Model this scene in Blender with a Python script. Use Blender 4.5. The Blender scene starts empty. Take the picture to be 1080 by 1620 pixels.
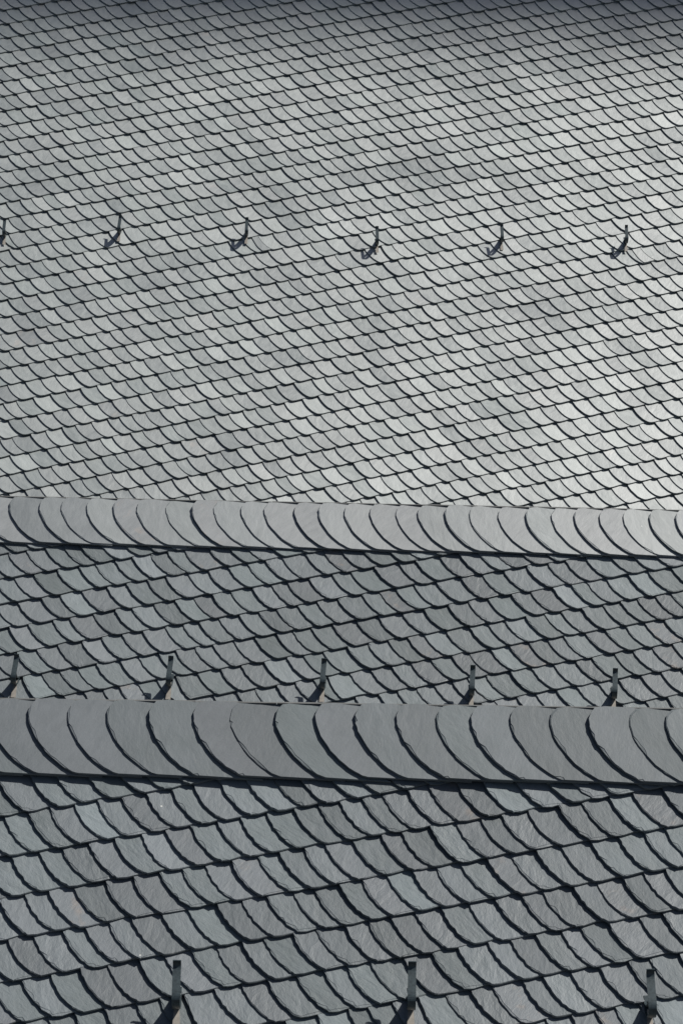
import bpy, bmesh, math, random
from mathutils import Vector, Matrix

random.seed(7)
scene = bpy.context.scene
R = math.radians

# ------------------------------------------------------------------ camera
PW, PH, FPX = 1080.0, 1620.0, 6000.0          # photograph size and focal length in its pixels
PITCH, ROLL = R(18.0), R(0.9)
THETA = R(36.0)                               # pitch of the roofs
fwd = Vector((0, math.cos(PITCH), -math.sin(PITCH)))
right0 = Vector((1, 0, 0))
up0 = right0.cross(fwd)
right = right0 * math.cos(ROLL) + up0 * math.sin(ROLL)
up = up0 * math.cos(ROLL) - right0 * math.sin(ROLL)
cam = bpy.data.cameras.new('camera')
cam_o = bpy.data.objects.new('camera', cam)
scene.collection.objects.link(cam_o)
cam_o.matrix_world = Matrix((
    (right.x, up.x, -fwd.x, 0), (right.y, up.y, -fwd.y, 0), (right.z, up.z, -fwd.z, 0), (0, 0, 0, 1)))
cam.sensor_fit = 'VERTICAL'
cam.sensor_height = 36.0
cam.lens = 36.0 * FPX / PH
cam.clip_start = 0.5
cam.clip_end = 5000
scene.camera = cam_o

# ------------------------------------------------------------------ sun and sky
SUN = Vector((0.93, 1.02 * math.cos(THETA) - math.sin(THETA), 1.02 * math.sin(THETA) + math.cos(THETA))).normalized()
sl = bpy.data.lights.new('sun', 'SUN')
sl.energy = 5.0
sl.angle = R(0.9)
sl.color = (1.0, 0.98, 0.925)
so = bpy.data.objects.new('sun', sl)
scene.collection.objects.link(so)
so.rotation_mode = 'QUATERNION'
so.rotation_quaternion = SUN.to_track_quat('Z', 'Y')
so.location = (30, 10, 60)
w = bpy.data.worlds.new('World')
scene.world = w
w.use_nodes = True
nt = w.node_tree
nt.nodes.clear()
sky = nt.nodes.new('ShaderNodeTexSky')
sky.sky_type = 'NISHITA'
sky.sun_disc = False
sky.dust_density = 1.6
sky.sun_elevation = math.asin(SUN.z)
sky.sun_rotation = math.atan2(SUN.x, SUN.y)
bg = nt.nodes.new('ShaderNodeBackground')
bg.inputs['Strength'].default_value = 0.05
wo = nt.nodes.new('ShaderNodeOutputWorld')
nt.links.new(sky.outputs[0], bg.inputs[0])
nt.links.new(bg.outputs[0], wo.inputs[0])
scene.view_settings.view_transform = 'Standard'
scene.view_settings.look = 'None'
scene.view_settings.gamma = 1
scene.view_settings.use_curve_mapping = False
scene.view_settings.exposure = 0.0
scene.cycles.max_bounces = 5
scene.cycles.diffuse_bounces = 3


# ------------------------------------------------------------------ materials
def slate_material(name, base, rough, spec, bump, scale, var=0.16, light_share=0.08, warm=0.10, ior=1.5, patch=0.05):
    m = bpy.data.materials.new(name)
    m.use_nodes = True
    t = m.node_tree
    N, L = t.nodes, t.links
    b = N['Principled BSDF']

    def nd(kind, **kw):
        n = N.new(kind)
        for k, v in kw.items():
            setattr(n, k, v)
        return n

    def math_(op, a, c=None, clamp=False):
        n = nd('ShaderNodeMath', operation=op, use_clamp=clamp)
        for i, x in enumerate((a, c)):
            if x is None:
                continue
            if isinstance(x, (int, float)):
                n.inputs[i].default_value = x
            else:
                L.new(x, n.inputs[i])
        return n.outputs[0]

    oi = nd('ShaderNodeObjectInfo')
    ge = nd('ShaderNodeNewGeometry')
    seed = math_('ADD', math_('MULTIPLY', oi.outputs['Random'], 71.3), math_('MULTIPLY', ge.outputs['Random Per Island'], 53.7))
    wn = nd('ShaderNodeTexWhiteNoise', noise_dimensions='1D')
    L.new(seed, wn.inputs['W'])
    sep = nd('ShaderNodeSeparateColor')
    L.new(wn.outputs['Color'], sep.inputs[0])
    r1, r2, r3 = sep.outputs[0], sep.outputs[1], sep.outputs[2]
    tc = nd('ShaderNodeTexCoord')
    off = nd('ShaderNodeVectorMath', operation='MULTIPLY_ADD')
    L.new(wn.outputs['Color'], off.inputs[0])
    off.inputs[1].default_value = (31, 27, 19)
    L.new(tc.outputs['Object'], off.inputs[2])
    vr = nd('ShaderNodeVectorRotate', rotation_type='Z_AXIS')
    L.new(off.outputs[0], vr.inputs['Vector'])
    ang = math_('MULTIPLY_ADD', r3, 1.7)
    ang.node.inputs[2].default_value = -0.85
    L.new(ang, vr.inputs['Angle'])
    P = vr.outputs[0]
    wide = nd('ShaderNodeTexNoise')
    wide.inputs['Scale'].default_value = 0.75
    wide.inputs['Detail'].default_value = 3
    L.new(ge.outputs['Position'], wide.inputs['Vector'])

    def noise(sc, detail=4, rgh=0.55, st=None, rot=0.0):
        n = nd('ShaderNodeTexNoise')
        n.inputs['Scale'].default_value = sc
        n.inputs['Detail'].default_value = detail
        n.inputs['Roughness'].default_value = rgh
        if st:
            mp = nd('ShaderNodeMapping')
            mp.inputs['Scale'].default_value = st
            mp.inputs['Rotation'].default_value = (0, 0, rot)
            L.new(P, mp.inputs[0])
            L.new(mp.outputs[0], n.inputs['Vector'])
        else:
            L.new(P, n.inputs['Vector'])
        return n.outputs[0]

    n_big = noise(7 * scale, 3, 0.5)
    n_grain = noise(22 * scale, 5, 0.62, (1.0, 0.32, 1.0), R(-38))
    n_fine = noise(160 * scale, 3, 0.6)
    # value of each slate
    v = math_('MULTIPLY_ADD', r1, 2 * var)
    v.node.inputs[2].default_value = 1 - var
    lt = math_('GREATER_THAN', r2, 1 - light_share)
    v = math_('ADD', v, math_('MULTIPLY', lt, 0.22))
    v2 = math_('MULTIPLY_ADD', n_big, 0.34)
    v2.node.inputs[2].default_value = 0.83
    v3 = math_('MULTIPLY_ADD', n_grain, 0.30)
    v3.node.inputs[2].default_value = 0.85
    v4 = math_('MULTIPLY_ADD', n_fine, 0.22)
    v4.node.inputs[2].default_value = 0.89
    v = math_('MULTIPLY', math_('MULTIPLY', v, v2), math_('MULTIPLY', v3, v4))
    v5 = math_('MULTIPLY_ADD', wide.outputs[0], 0.5)
    v5.node.inputs[2].default_value = 0.75
    v = math_('MULTIPLY', v, v5)
    # hue drifts between greenish, bluish and slightly purple grey
    ramp = nd('ShaderNodeValToRGB')
    ramp.color_ramp.interpolation = 'LINEAR'
    e = ramp.color_ramp.elements
    e[0].position = 0.0
    e[0].color = (base[0] * 0.965, base[1] * 1.01, base[2] * 0.985, 1)
    e[1].position = 1.0
    e[1].color = (base[0] * 1.03, base[1] * 0.99, base[2] * 1.0, 1)
    mid = ramp.color_ramp.elements.new(0.5)
    mid.color = (base[0], base[1], base[2], 1)
    hmix = math_('MULTIPLY_ADD', n_big, 0.7)
    L.new(math_('MULTIPLY_ADD', r3, 0.9), hmix.node.inputs[2])
    hmix.node.inputs[2].links[0].from_node.inputs[2].default_value = -0.3
    L.new(hmix, ramp.inputs[0])
    mul = nd('ShaderNodeMix', data_type='RGBA', blend_type='MULTIPLY')
    mul.inputs[0].default_value = 1.0
    L.new(ramp.outputs[0], mul.inputs[6])
    comb = nd('ShaderNodeCombineColor')
    for i in range(3):
        L.new(v, comb.inputs[i])
    L.new(comb.outputs[0], mul.inputs[7])
    # rusty tan bloom on a few slates, pale lichen specks
    rust = math_('MULTIPLY', math_('SMOOTH_MIN', 1.0, math_('MULTIPLY', math_('SUBTRACT', noise(11 * scale, 3), 0.56), 6.0, True)),
                 math_('GREATER_THAN', r3, 1 - warm))
    mx = nd('ShaderNodeMix', data_type='RGBA')
    L.new(math_('MULTIPLY', rust, 0.35), mx.inputs[0])
    L.new(mul.outputs[2], mx.inputs[6])
    mx.inputs[7].default_value = (0.27, 0.205, 0.16, 1)
    vo = nd('ShaderNodeTexVoronoi')
    vo.inputs['Scale'].default_value = 9 * scale
    L.new(P, vo.inputs['Vector'])
    sepv = nd('ShaderNodeSeparateColor')
    L.new(vo.outputs['Color'], sepv.inputs[0])
    speck = math_('MULTIPLY', math_('LESS_THAN', vo.outputs['Distance'], 0.05), math_('GREATER_THAN', sepv.outputs[0], 0.965))
    mx2 = nd('ShaderNodeMix', data_type='RGBA')
    L.new(math_('MULTIPLY', speck, 0.75), mx2.inputs[0])
    L.new(mx.outputs[2], mx2.inputs[6])
    mx2.inputs[7].default_value = (0.5, 0.5, 0.47, 1)
    L.new(mx2.outputs[2], b.inputs['Base Color'])
    rr = math_('MULTIPLY_ADD', n_grain, 0.16)
    rr2 = math_('MULTIPLY_ADD', r2, 0.10)
    rpatch = math_('MULTIPLY_ADD', wide.outputs[0], patch)
    rpatch.node.inputs[2].default_value = rough - 0.13 - patch * 0.5
    L.new(rpatch, rr2.node.inputs[2])
    L.new(rr2, rr.node.inputs[2])
    L.new(rr, b.inputs['Roughness'])
    b.inputs['Specular IOR Level'].default_value = spec
    b.inputs['IOR'].default_value = ior
    # split-face relief
    steps = noise(5 * scale, 5, 0.6, (1.0, 0.5, 1.0), R(-30))
    tri = math_('PINGPONG', math_('MULTIPLY', steps, 5.0), 0.5)
    hgt = math_('ADD', math_('MULTIPLY', tri, 1.1), math_('ADD', math_('MULTIPLY', n_grain, 0.45), math_('MULTIPLY', n_fine, 0.25)))
    bp = nd('ShaderNodeBump')
    bp.inputs['Strength'].default_value = 1.0
    bp.inputs['Distance'].default_value = bump
    L.new(hgt, bp.inputs['Height'])
    L.new(bp.outputs[0], b.inputs['Normal'])
    return m


def plain_material(name, col, rough=0.6, metal=0.0, noise_scale=20, amount=0.25, bump=0.0005):
    m = bpy.data.materials.new(name)
    m.use_nodes = True
    t = m.node_tree
    N, L = t.nodes, t.links
    b = N['Principled BSDF']
    tc = N.new('ShaderNodeTexCoord')
    n = N.new('ShaderNodeTexNoise')
    n.inputs['Scale'].default_value = noise_scale
    n.inputs['Detail'].default_value = 5
    L.new(tc.outputs['Object'], n.inputs['Vector'])
    r = N.new('ShaderNodeValToRGB')
    e = r.color_ramp.elements
    e[0].position, e[1].position = 0.3, 0.7
    e[0].color = tuple(c * (1 - amount) for c in col) + (1,)
    e[1].color = tuple(min(1, c * (1 + amount)) for c in col) + (1,)
    L.new(n.outputs[0], r.inputs[0])
    L.new(r.outputs[0], b.inputs['Base Color'])
    b.inputs['Roughness'].default_value = rough
    b.inputs['Metallic'].default_value = metal
    bp = N.new('ShaderNodeBump')
    bp.inputs['Distance'].default_value = bump
    L.new(n.outputs[0], bp.inputs['Height'])
    L.new(bp.outputs[0], b.inputs['Normal'])
    return m


M_NEAR = slate_material('near_slate', (0.113, 0.129, 0.139), 0.60, 0.5, 0.0036, 1.0, var=0.20, light_share=0.09, warm=0.045)
M_NEARR = slate_material('near_ridge_slate', (0.110, 0.125, 0.134), 0.56, 0.5, 0.0011, 1.0, var=0.16, light_share=0.0, warm=0.03)
M_MID = slate_material('mid_slate', (0.134, 0.151, 0.159), 0.54, 0.55, 0.0026, 1.0, var=0.20, light_share=0.10, warm=0.03)
M_MIDR = slate_material('mid_ridge_slate', (0.140, 0.157, 0.162), 0.47, 0.8, 0.0005, 1.0, var=0.08, light_share=0.0, warm=0.02, ior=1.9)
M_FAR = slate_material('far_slate', (0.133, 0.155, 0.149), 0.455, 1.0, 0.0009, 0.8, var=0.13, light_share=0.04, warm=0.02, ior=2.2, patch=0.17)
M_DECK = plain_material('roof_boards', (0.035, 0.033, 0.032), 0.9)
M_EDGE = plain_material('ridge_edging_metal', (0.15, 0.152, 0.148), 0.7, noise_scale=9)
M_WALL = plain_material('plaster_wall', (0.42, 0.39, 0.34), 0.9, noise_scale=2)
M_STONE = plain_material('tower_stone', (0.30, 0.26, 0.21), 0.9, noise_scale=1.5)
M_GROUND = plain_material('street_ground', (0.09, 0.09, 0.088), 0.9, noise_scale=0.5)
M_HOOK = plain_material('hook_metal', (0.036, 0.050, 0.056), 0.40, 0.2, 60, 0.3)
M_PLATE = plain_material('hook_plate_metal', (0.26, 0.235, 0.205), 0.6, 0.1, 40, 0.25)


# ------------------------------------------------------------------ helpers
def link(o):
    scene.collection.objects.link(o)
    return o


def mesh_from(name, verts, faces, mat, smooth=False):
    me = bpy.data.meshes.new(name)
    me.from_pydata(verts, [], faces)
    me.materials.append(mat)
    if smooth:
        me.polygons.foreach_set('use_smooth', [True] * len(me.polygons))
    me.update()
    return me


def part(name, me, parent, mat_world=None):
    o = bpy.data.objects.new(name, me)
    link(o)
    o.parent = parent
    if mat_world is not None:
        o.matrix_local = parent.matrix_basis.inverted() @ mat_world
    return o


def box(verts, faces, lo, hi):
    n = len(verts)
    for x in (lo[0], hi[0]):
        for y in (lo[1], hi[1]):
            for z in (lo[2], hi[2]):
                verts.append((x, y, z))
    for f in ((0, 1, 3, 2), (4, 6, 7, 5), (0, 4, 5, 1), (2, 3, 7, 6), (0, 2, 6, 4), (1, 5, 7, 3)):
        faces.append(tuple(n + i for i in f))


def ray(px, py):
    return fwd + right * ((px - PW / 2) / FPX) + up * (-(py - PH / 2) / FPX)


def to_px(p):
    d = p.dot(fwd)
    return PW / 2 + FPX * p.dot(right) / d, PH / 2 - FPX * p.dot(up) / d, d


class Plane:
    """a roof slope: u along the ridge, v up the slope, n out of it"""
    def __init__(self, px, py, depth, yaw):
        self.O = ray(px, py) * depth
        self.U = Vector((math.cos(yaw), math.sin(yaw), 0))
        h = Vector((-math.sin(yaw), math.cos(yaw), 0))
        self.H = h
        self.V = h * math.cos(THETA) + Vector((0, 0, 1)) * math.sin(THETA)
        self.N = self.U.cross(self.V)

    def at(self, u, v, n=0.0):
        return self.O + self.U * u + self.V * v + self.N * n

    def hit(self, px, py):
        d = ray(px, py)
        k = self.O.dot(self.N) / d.dot(self.N)
        p = d * k - self.O
        return p.dot(self.U), p.dot(self.V)

    def frame(self, u, v, n, a=0.0):
        """matrix whose x runs along the slope turned by a, z out of it"""
        p = self.at(u, v, n)
        x = self.U * math.cos(a) + self.V * math.sin(a)
        y = self.V * math.cos(a) - self.U * math.sin(a)
        m = Matrix((
            (x.x, y.x, self.N.x, p.x), (x.y, y.y, self.N.y, p.y), (x.z, y.z, self.N.z, p.z), (0, 0, 0, 1)))
        return m


def sabre(X, h, p, n):
    out = []
    for i in range(n + 1):
        t = (math.pi / 2) * i / n
        out.append((X * (1 - max(0, math.cos(t)) ** (2 / p)), h * (1 - max(0, math.sin(t)) ** (2 / p))))
    return out


def slate_geometry(w_, h, t, rng, npts, chip, chamfer, ridge=False, reach=1.3, span=1.4):
    """outline of one dressed slate, front face, dressed (bevelled) edge and side; the left and lower edges are the seen ones"""
    if ridge:
        X, body = 1.35 * w_, h * 0.74
        left = [(0.42 * w_, h), (0.16 * w_, h * 0.975), (0.045 * w_, h * 0.90), (-0.005 * w_, h * 0.82)]
        left += sabre(X, body, 1.5, npts)
        rs = sabre(X, body, 1.5, 4)[::-1]
        rgt = [(2.95 * w_, 0)] + [(x + 1.6 * w_, y) for x, y in rs[1:]] + [(1.7 * w_, h)]
    else:
        X = reach * w_ * rng.uniform(0.95, 1.06)
        p = 1.60 + rng.uniform(-0.08, 0.10)
        left = [(-0.02 * w_, h * 1.2)] + sabre(X, h, p, npts)
        rs = sabre(X, h, 1.35, 3)[::-1]
        rgt = [(2.8 * w_, 0.17 * w_)] + [(x + span * w_, y) for x, y in rs[1:]] + [(span * w_, h * 1.2)]
        # bottom edge a little uneven
        left = [(x, y - 0.045 * w_ * (1 - min(1, y / h))) for x, y in left]
        left.append((X + 0.22 * w_, -0.035 * w_))
        left.append((X + 0.75 * w_, 0.055 * w_ + rng.uniform(-0.004, 0.003)))
    nl = len(left)
    pts = []
    for i, (x, y) in enumerate(left):
        if 0 < i:
            x += rng.uniform(-chip, chip)
            if not (ridge and i > nl - 2) and not (ridge and i < 2):
                y += rng.uniform(-chip, chip) * (0.4 if ridge else 1)
        pts.append((x, y))
    pts += rgt
    n = len(pts)
    verts, faces = [], []
    if chamfer:
        # split edge: the top layer stops short of the body of the slate in places, leaving a small step
        flake = rng.uniform(0, 1)
        inn = []
        amt = 0.3
        for i, (x, y) in enumerate(pts):
            a, c = pts[i - 1], pts[(i + 1) % n]
            tx, ty = c[0] - a[0], c[1] - a[1]
            l = math.hypot(tx, ty) or 1
            if rng.random() < 0.55:
                amt = rng.choice((0.2, 0.3, 0.5, 1.2, 2.2, 3.4) if flake > 0.3 else (0.2, 0.25, 0.3, 0.5, 0.8))
            k = chamfer * amt * rng.uniform(0.8, 1.2) if i < nl else 0.001
            if ridge and i >= nl - 1:
                k = 0.0015
            inn.append((x - ty / l * k, y + tx / l * k, 0.5 * k))
        for x, y, k in inn:
            verts.append((x, y, t))
        for i, (x, y, k) in enumerate(inn):
            dx, dy = pts[i][0] - x, pts[i][1] - y
            verts.append((x + dx * 0.12, y + dy * 0.12, t * (0.86 if i < nl else 0.99)))
        for i, (x, y) in enumerate(pts):
            verts.append((x, y, t * (rng.uniform(0.70, 0.84) if i < nl else 0.97)))
        for x, y in pts:
            verts.append((x, y, 0))
        faces.append(tuple(range(n)))
        for i in range(n):
            j = (i + 1) % n
            for q in range(3):
                faces.append(((q + 1) * n + i, (q + 1) * n + j, q * n + j, q * n + i))
    else:
        for x, y in pts:
            verts.append((x, y, t))
        for x, y in pts:
            verts.append((x, y, 0))
        faces.append(tuple(range(n)))
        for i in range(n):
            j = (i + 1) % n
            faces.append((n + i, n + j, j, i))
    return verts, faces


GROUND = -34.0


def in_view(P, u, v, limit_y=None):
    x, y, d = to_px(P.at(u, v, 0.03))
    return -30 < x < PW + 25 and -30 < y < (limit_y(x) if limit_y else PH + 30), d


def build_roof(name, label, P, w_, h, t, alpha, phase_px, u_max, v_min, v_top, mats, npts, chip, chamfer, limit_y,
               ridge=None, grade=0.0, reach=1.3, hooks=()):
    """v_top is the top of the ridge course; the Empty stands on the ground under the ridge"""
    root = bpy.data.objects.new(name, None)
    link(root)
    base = P.at(0, v_top)
    root.location = (base.x, base.y, GROUND)
    bpy.context.view_layer.update()
    root['label'] = label
    root['category'] = 'roof'
    root['group'] = 'slate roofs one behind another'
    rng = random.Random(hash(name + label) % 1000 if False else len(label) * 7 + int(w_ * 1000))
    cu = 1.28 * t / w_
    cv = 2.5 * t / h
    z0 = 4.9 * t + 0.002
    NV = 14
    variants = []
    for k in range(NV):
        vs, fs = slate_geometry(w_, h, t * rng.uniform(0.85, 1.1), rng, npts, chip, chamfer, False, reach)
        variants.append((vs, fs, mesh_from('slate', vs, fs, mats[0])))
    ca, sa = math.cos(alpha), math.sin(alpha)
    pu, pv = P.hit(*phase_px)
    s_phase = -sa * pu + ca * pv
    placed = []
    row_h = h
    # rows, downwards and upwards from the phase row
    svals = []
    s = s_phase
    while s < v_top + 2.0:
        svals.append(s)
        s += row_h * (1 - grade * (s - s_phase))
    s = s_phase - row_h
    while s > v_min - 3.0:
        svals.append(s)
        s -= row_h * (1 - grade * (s - s_phase))
    cuts = []
    for hk in hooks:
        hu, hv = hook_base(P, hk[0], hk[1])
        hs = -sa * hu + ca * hv
        s = min(svals, key=lambda q: abs(q - hs))
        hv += max(-0.02, min(0.02, (s - hs) / ca - 0.03))
        hk[4:] = [hu, hv]
        below = svals and max([q for q in svals if q < s - 0.01])
        hr = hu * ca + hv * sa
        cuts.append((below, hr + 0.022 + (s - below) * sa * 0.5))
    for s, r in cuts:
        vs, fs = slate_geometry(w_, h, t, rng, npts, chip, chamfer, False, 0.45, 2.0)
        u, v = r * ca - s * sa, r * sa + s * ca
        m = P.frame(u, v, z0 + 0.004, alpha) @ Matrix.Rotation(cu, 4, 'Y') @ Matrix.Rotation(-cv, 4, 'X')
        part('slate', mesh_from('slate', vs, fs, mats[0]), root, m)
    for s in svals:
        r = -u_max * 1.2 + rng.uniform(0, w_)
        while r < u_max * 1.25:
            u, v = r * ca - s * sa, r * sa + s * ca
            f = 1 - grade * (s - s_phase) * 0.8
            step = w_ * f * rng.choice((0.82, 0.88, 0.93, 0.98, 1.0, 1.03, 1.08, 1.14, 1.22))
            cut = any(abs(q[0] - s) < 0.01 and -0.35 * w_ < r - q[1] < 0.45 * w_ for q in cuts)
            if not cut and abs(u) < u_max and v_min < v < v_top - (0.36 if ridge else 0.05):
                rx = -cv + rng.gauss(0, 0.005 if grade else 0.009)
                ry = cu + rng.gauss(0, 0.005 if grade else 0.007)
                rz = rng.gauss(0, 0.012)
                m = P.frame(u, v, z0 + rng.uniform(0, 0.0015), alpha) @ \
                    Matrix.Rotation(rz, 4, 'Z') @ Matrix.Rotation(ry, 4, 'Y') @ Matrix.Rotation(rx, 4, 'X')
                if grade:
                    m = m @ Matrix.Diagonal((max(0.85, f), max(0.9, f), 1, 1))
                placed.append((u + w_, v + h * 0.5, m, rng.randrange(NV)))
            r += step
    seen, rest = [], []
    for it in placed:
        ok, d = in_view(P, it[0], it[1], limit_y)
        (seen if ok else rest).append((d, it))
    seen.sort(key=lambda q: q[0])
    rest += seen[300:]
    seen = seen[:300]
    for d, (u, v, m, k) in seen:
        part('slate', variants[k][2], root, m)
    # the slates beyond: real slabs joined into one part
    V, F = [], []
    inv = Matrix.Translation(base).inverted()
    for d, (u, v, m, k) in rest:
        vs, fs, _ = variants[k]
        mm = inv @ m
        n0 = len(V)
        V.extend(tuple(mm @ Vector(c)) for c in vs)
        F.extend(tuple(n0 + i for i in f) for f in fs)
    o = part('slate_courses', mesh_from('slate_courses', V, F, mats[0]), root, Matrix.Translation(base))
    o['kind'] = 'stuff'
    # boarding under the slates: both slopes down to the valleys
    drop = -v_min + v_top
    hw, dz = drop * math.cos(THETA), drop * math.sin(THETA)
    c = P.at(0, v_top, 0)
    ux = u_max + 0.25
    prof = [(0, -0.02), (-hw, -dz - 0.02), (-hw, -dz - 0.25), (hw, -dz - 0.25), (hw, -dz - 0.02)]
    V = []
    for x in (-ux, ux):
        for a, b_ in prof:
            q = c + P.U * x + P.H * a + Vector((0, 0, b_))
            V.append(tuple(q - base))
    n = len(prof)
    F = [tuple(range(n))[::-1], tuple(range(n, 2 * n))] + [(i, (i + 1) % n, n + (i + 1) % n, n + i) for i in range(n)]
    part('roof_boarding', mesh_from('roof_boarding', V, F, M_DECK), root, Matrix.Translation(base))
    # back slope covering
    V, F = [], []
    rows = int(drop / 0.25)
    for k in range(rows):
        a0, a1 = k * 0.25, (k + 1) * 0.25 + 0.02
        for x0, x1 in ((-ux, ux),):
            n0 = len(V)
            for a, e in ((a0, 0.012), (a1, 0.03), (a1, 0.012)):
                for x in (x0, x1):
                    q = c + P.U * x + P.H * (a * math.cos(THETA) + e * math.sin(THETA)) + Vector((0, 0, -a * math.sin(THETA) + e * math.cos(THETA)))
                    V.append(tuple(q - base))
            F += [(n0, n0 + 1, n0 + 3, n0 + 2), (n0 + 2, n0 + 3, n0 + 5, n0 + 4)]
    part('back_slope', mesh_from('back_slope', V, F, mats[0]), root, Matrix.Translation(base))
    # walls under the eaves
    V, F = [], []
    z_e = c.z - dz - 0.27
    for a0, a1, x0, x1 in ((-hw + 0.3, -hw + 0.7, -ux + 0.2, ux - 0.2), (hw - 0.7, hw - 0.3, -ux + 0.2, ux - 0.2),
                           (-hw + 0.702, hw - 0.702, -ux + 0.2, -ux + 0.6), (-hw + 0.702, hw - 0.702, ux - 0.6, ux - 0.2)):
        n0 = len(V)
        for x in (x0, x1):
            for a in (a0, a1):
                for z in (GROUND, z_e):
                    q = c + P.U * x + P.H * a
                    V.append((q.x - base.x, q.y - base.y, z - base.z))
        for f in ((0, 1, 3, 2), (4, 6, 7, 5), (0, 4, 5, 1), (2, 3, 7, 6), (0, 2, 6, 4), (1, 5, 7, 3)):
            F.append(tuple(n0 + i for i in f))
    part('wall', mesh_from('wall', V, F, M_WALL), root, Matrix.Translation(base))
    # ridge course: tall sabre slates standing proud of the slope
    if ridge:
        rw, rh, rt, lift = ridge
        rv = []
        for k in range(10):
            vs, fs = slate_geometry(rw, rh, rt * rng.uniform(0.8, 1.15), rng, max(npts, 11), 0.0027, 0.0035, True)
            rv.append((vs, fs, mesh_from('ridge_slate', vs, fs, mats[1])))
        cur = 1.15 * rt / rw
        u = -u_max
        V, F = [], []
        while u < u_max:
            m = P.frame(u, v_top - rh + rng.uniform(-0.0015, 0.0015), lift + 2.5 * rt + rng.choice((0, 0.001, 0.002, 0.004))) @ \
                Matrix.Rotation(rng.gauss(0, 0.006), 4, 'Z') @ \
                Matrix.Rotation(cur + rng.gauss(0, 0.006), 4, 'Y') @ Matrix.Rotation(-0.02 + rng.gauss(0, 0.006), 4, 'X')
            k = rng.randrange(10)
            x, y, d = to_px(P.at(u + rw, v_top - rh / 2, lift))
            if -90 < x < PW + 60:
                part('ridge_slate', rv[k][2], root, m)
            else:
                mm = inv @ m
                n0 = len(V)
                V.extend(tuple(mm @ Vector(q)) for q in rv[k][0])
                F.extend(tuple(n0 + i for i in f) for f in rv[k][1])
            u += rw * rng.choice((0.86, 0.93, 1.0, 1.0, 1.04, 1.14))
        o = part('ridge_courses', mesh_from('ridge_courses', V, F, mats[1]), root, Matrix.Translation(base))
        o['kind'] = 'stuff'
        # batten that carries the ridge course
        V, F = [], []
        n0 = 0
        for x in (-u_max, u_max):
            for v_ in (-rh + 0.06, -0.02):
                for n_ in (0.005, lift - 0.004 if v_ < -0.1 else lift - 0.004):
                    V.append(tuple(P.at(x, v_top + v_, n_) - base))
        for f in ((0, 1, 3, 2), (4, 6, 7, 5), (0, 4, 5, 1), (2, 3, 7, 6), (0, 2, 6, 4), (1, 5, 7, 3)):
            F.append(f)
        part('ridge_batten', mesh_from('ridge_batten', V, F, M_DECK), root, Matrix.Translation(base))
        V, F = [], []
        un = -u_max
        while un < u_max:
            box_v = []
            e0, e1 = 0.004 + rng.uniform(-0.002, 0.002), lift + 2.3 * rt + rng.uniform(-0.002, 0.002)
            n0 = len(V)
            for x in (un, min(u_max, un + 0.42)):
                for v_ in (-0.004, e0):
                    for n_ in (-0.005, e1):
                        V.append(tuple(P.at(x, v_top + v_, n_) - base))
            for f in ((0, 1, 3, 2), (4, 6, 7, 5), (0, 4, 5, 1), (2, 3, 7, 6), (0, 2, 6, 4), (1, 5, 7, 3)):
                F.append(tuple(n0 + i for i in f))
            un += 0.423
        o = part('ridge_edging', mesh_from('ridge_edging', V, F, M_EDGE), root, Matrix.Translation(base))
        o['kind'] = 'stuff'
    return root


# ------------------------------------------------------------------ ground
V = [(-1500, -1500, 0), (1500, -1500, 0), (1500, 1500, 0), (-1500, 1500, 0)]
g = link(bpy.data.objects.new('ground', mesh_from('ground', V, [(0, 1, 2, 3)], M_GROUND)))
g.location = (0, 0, GROUND)
g['kind'] = 'structure'

# ------------------------------------------------------------------ where the roof hooks stand: [x, y of the tip in the photograph, label, lean]
HOOKS1 = [
    [280, 1525, 'leftmost of the three big dark hooks on the nearest roof', 0.0],
    [652, 1527, 'middle one of the three big dark hooks on the nearest roof', 0.01],
    [1028, 1539, 'big dark hook in the bottom right corner on the nearest roof', -0.03]]
HOOKS2 = [
    [27, 1038, 'dark hook at the left edge of the middle row, its shadow cut by the frame', 0.07],
    [271, 1041, 'second hook from the left in the middle roof row, over the near ridge', 0.06],
    [513, 1045, 'central hook of the five in the middle roof row, over the near ridge', 0.05],
    [748, 1049, 'fourth hook from the left in the middle roof row, over the near ridge', 0.03],
    [973, 1054, 'rightmost hook of the five in the middle roof row, over the near ridge', 0.03]]
HOOKS3 = [
    [8, 345, 'small hook on the far pale roof cut by the left edge of the picture', 0.02],
    [191, 342, 'small hook second from the left on the far pale roof', 0.08],
    [391, 342, 'small hook third from the left on the far pale roof, left of the picture centre', 0.03],
    [596, 356, 'small hook fourth from the left on the far pale roof, right of the picture centre', -0.02],
    [793, 354, 'small hook second from the right on the far pale roof', -0.02],
    [990, 354, 'small hook nearest the right edge on the far pale roof', 0.0]]
TIP_V, TIP_N, HOOK_N = 0.118, 0.258, 0.014


def hook_base(P, px, py):
    d = ray(px, py)
    k = (P.O.dot(P.N) + TIP_N + HOOK_N) / d.dot(P.N)
    q = d * k - P.O
    return q.dot(P.U), q.dot(P.V) - TIP_V


# ------------------------------------------------------------------ the three roofs
T = 0.0090
P1 = Plane(540, 1128, 20.0, R(0.2))
P2 = Plane(540, 806, 31.3, R(-0.9))
P3 = Plane(540, 375, 50.0, R(0.9))

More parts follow.
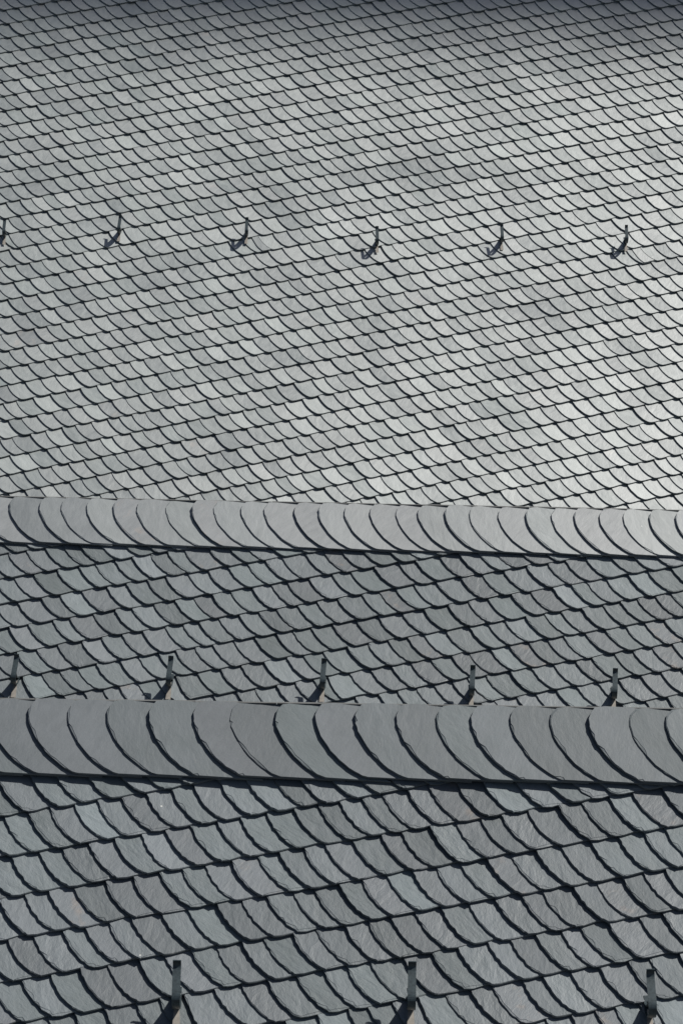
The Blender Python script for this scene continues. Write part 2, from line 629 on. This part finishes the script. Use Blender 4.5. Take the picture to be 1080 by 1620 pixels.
build_roof('slate_roof', 'nearest grey slate roof, lowest in view, its coarse slates below a tall ridge course', P1,
           0.131, 0.241, T * 1.42, R(12.0), (280, 1583), 3.3, -4.6, 0.0, (M_NEAR, M_NEARR), 16, 0.0034, 0.0045,
           None, ridge=(0.206, 0.455, 0.0140, 0.062), reach=0.94, hooks=HOOKS1)
build_roof('slate_roof', 'middle slate roof between the two ridge courses with five hooks along its foot', P2,
           0.163, 0.243, T * 1.40, R(13.0), (513, 1076), 4.8, -5.2, 0.0, (M_MID, M_MIDR), 13, 0.0032, 0.0042,
           lambda x: 1135, ridge=(0.212, 0.455, 0.0130, 0.060), reach=0.86, hooks=HOOKS2)
_, vtop3 = P3.hit(540, -260)
build_roof('slate_roof', 'large pale slate roof at the back, filling the upper half with small even slates', P3,
           0.188, 0.275, T * 1.42, R(14.6), (793, 383), 7.5, -7.0, vtop3, (M_FAR, M_FAR), 7, 0.0022, 0,
           lambda x: 815, ridge=(0.24, 0.46, 0.009, 0.045), grade=0.012, reach=0.76, hooks=HOOKS3)


# ------------------------------------------------------------------ roof hooks
def strip(profile, half, th):
    """a bent flat bar: profile of (v, n) points, swept over its width"""
    V, F = [], []
    n = len(profile)
    for i, (a, b_) in enumerate(profile):
        p0, p1 = profile[max(0, i - 1)], profile[min(n - 1, i + 1)]
        tx, ty = p1[0] - p0[0], p1[1] - p0[1]
        l = math.hypot(tx, ty)
        nx, ny = -ty / l * th / 2, tx / l * th / 2
        hw = half if not callable(half) else half(i / (n - 1))
        V += [(-hw, a + nx, b_ + ny), (hw, a + nx, b_ + ny), (hw, a - nx, b_ - ny), (-hw, a - nx, b_ - ny)]
    for i in range(n - 1):
        for k in range(4):
            F.append((4 * i + k, 4 * i + (k + 1) % 4, 4 * i + 4 + (k + 1) % 4, 4 * i + 4 + k))
    F.append((3, 2, 1, 0))
    F.append(tuple(4 * (n - 1) + k for k in range(4)))
    return V, F


def smooth_profile(ctrl, n=26):
    out = []
    c = [ctrl[0]] + ctrl + [ctrl[-1]]
    seg = len(ctrl) - 1
    for i in range(n + 1):
        t = i / n * seg
        k = min(int(t), seg - 1)
        f = t - k
        p0, p1, p2, p3 = c[k], c[k + 1], c[k + 2], c[k + 3]
        out.append(tuple(0.5 * ((2 * p1[j]) + (-p0[j] + p2[j]) * f + (2 * p0[j] - 5 * p1[j] + 4 * p2[j] - p3[j]) * f * f
                                + (-p0[j] + 3 * p1[j] - 3 * p2[j] + p3[j]) * f ** 3) for j in (0, 1)))
    return out


main = smooth_profile([(0.09, 0.038), (0.0, 0.046), (-0.042, 0.075), (-0.078, 0.125), (-0.096, 0.180), (-0.088, 0.218),
                       (-0.055, 0.232), (0.010, 0.230), (0.080, 0.228), (0.106, 0.238), (0.118, 0.260)], 40)
brace = smooth_profile([(0.040, 0.046), (0.000, 0.10), (-0.030, 0.165), (-0.038, 0.228)], 8)

me_strap = mesh_from('strap', *strip(main, 0.0205, 0.006), M_HOOK)
me_brace = mesh_from('brace', *strip(brace, 0.0200, 0.006), M_HOOK)
me_foot = mesh_from('foot_plate', *strip([(-0.165, 0.060), (-0.08, 0.060), (0.0, 0.060)], lambda t: 0.021 - 0.011 * t, 0.002), M_PLATE)
V, F = [], []
for a in range(8):
    an = a * math.pi / 4
    V.append((0.007 * math.cos(an), 0.055 + 0.007 * math.sin(an), 0.039))
for a in range(8):
    an = a * math.pi / 4
    V.append((0.005 * math.cos(an), 0.055 + 0.005 * math.sin(an), 0.047))
F = [(a, (a + 1) % 8, 8 + (a + 1) % 8, 8 + a) for a in range(8)] + [tuple(range(8, 16))]
me_rivet = mesh_from('rivet', V, F, M_HOOK)


def copy_hook(src):
    r = src.copy()
    link(r)
    for ch in src.children:
        d = ch.copy()
        link(d)
        d.parent = r
    return r


proto = None


def hook(P, spec, group):
    global proto
    x, y, label, lean, u, v = spec
    if proto is None:
        o = bpy.data.objects.new('roof_hook', None)
        link(o)
        for nm, me in (('strap', me_strap), ('brace', me_brace), ('foot_plate', me_foot), ('rivet', me_rivet)):
            c = bpy.data.objects.new(nm, me)
            link(c)
            c.parent = o
        proto = o
    else:
        o = copy_hook(proto)
    o.matrix_world = P.frame(u - 0.16 * math.sin(lean), v, HOOK_N) @ Matrix.Rotation(-lean, 4, 'Z')
    o['label'] = label
    o['category'] = 'roof hook'
    o['group'] = group
    return o


for P, hs, grp in ((P1, HOOKS1, 'big hooks along the foot of the picture'), (P2, HOOKS2, 'hooks along the foot of the middle roof'),
                   (P3, HOOKS3, 'small hooks in a row across the far roof')):
    for spec in hs:
        hook(P, spec, grp)

# ------------------------------------------------------------------ unseen tower added right of the view to shade the far roof top
u, v = P3.hit(540, 68)
Q = P3.at(u, v, 0.03)
E = Q + SUN * 95.0
tw = bpy.data.objects.new('shade_tower', None)
link(tw)
W2, D = 10.5, 18.0
tw.location = (E.x - 0.5, E.y + D / 2, GROUND)
tw['label'] = 'massive square tower added beyond the far roof to shade its top, to the right outside the picture'
tw['category'] = 'tower'
bpy.context.view_layer.update()
HT = E.z - GROUND
V, F = [], []
box(V, F, (-W2 + 0.4, -D / 2 + 0.4, 0), (W2 - 0.4, D / 2 - 0.4, HT - 1.2))
for sx in (-1, 1):
    for sy in (-1, 1):
        x0, y0 = sx * (W2 - 1.2), sy * (D / 2 - 1.2)
        box(V, F, (x0 - 1.15, y0 - 1.15, 0), (x0 + 1.15, y0 + 1.15, HT - 1.203))
part('wall', mesh_from('wall', V, F, M_STONE), tw)
V, F = [], []
box(V, F, (-W2, -D / 2, HT - 1.2), (W2, D / 2, HT))
part('cornice', mesh_from('cornice', V, F, M_STONE), tw)
for sx in (-1, 0, 1):
    for z in (HT - 20, HT - 40):
        V, F = [], []
        box(V, F, (sx * 5 - 0.9, -D / 2 + 0.32, z), (sx * 5 + 0.9, -D / 2 + 0.45, z + 7))
        part('window', mesh_from('window', V, F, M_DECK), tw)
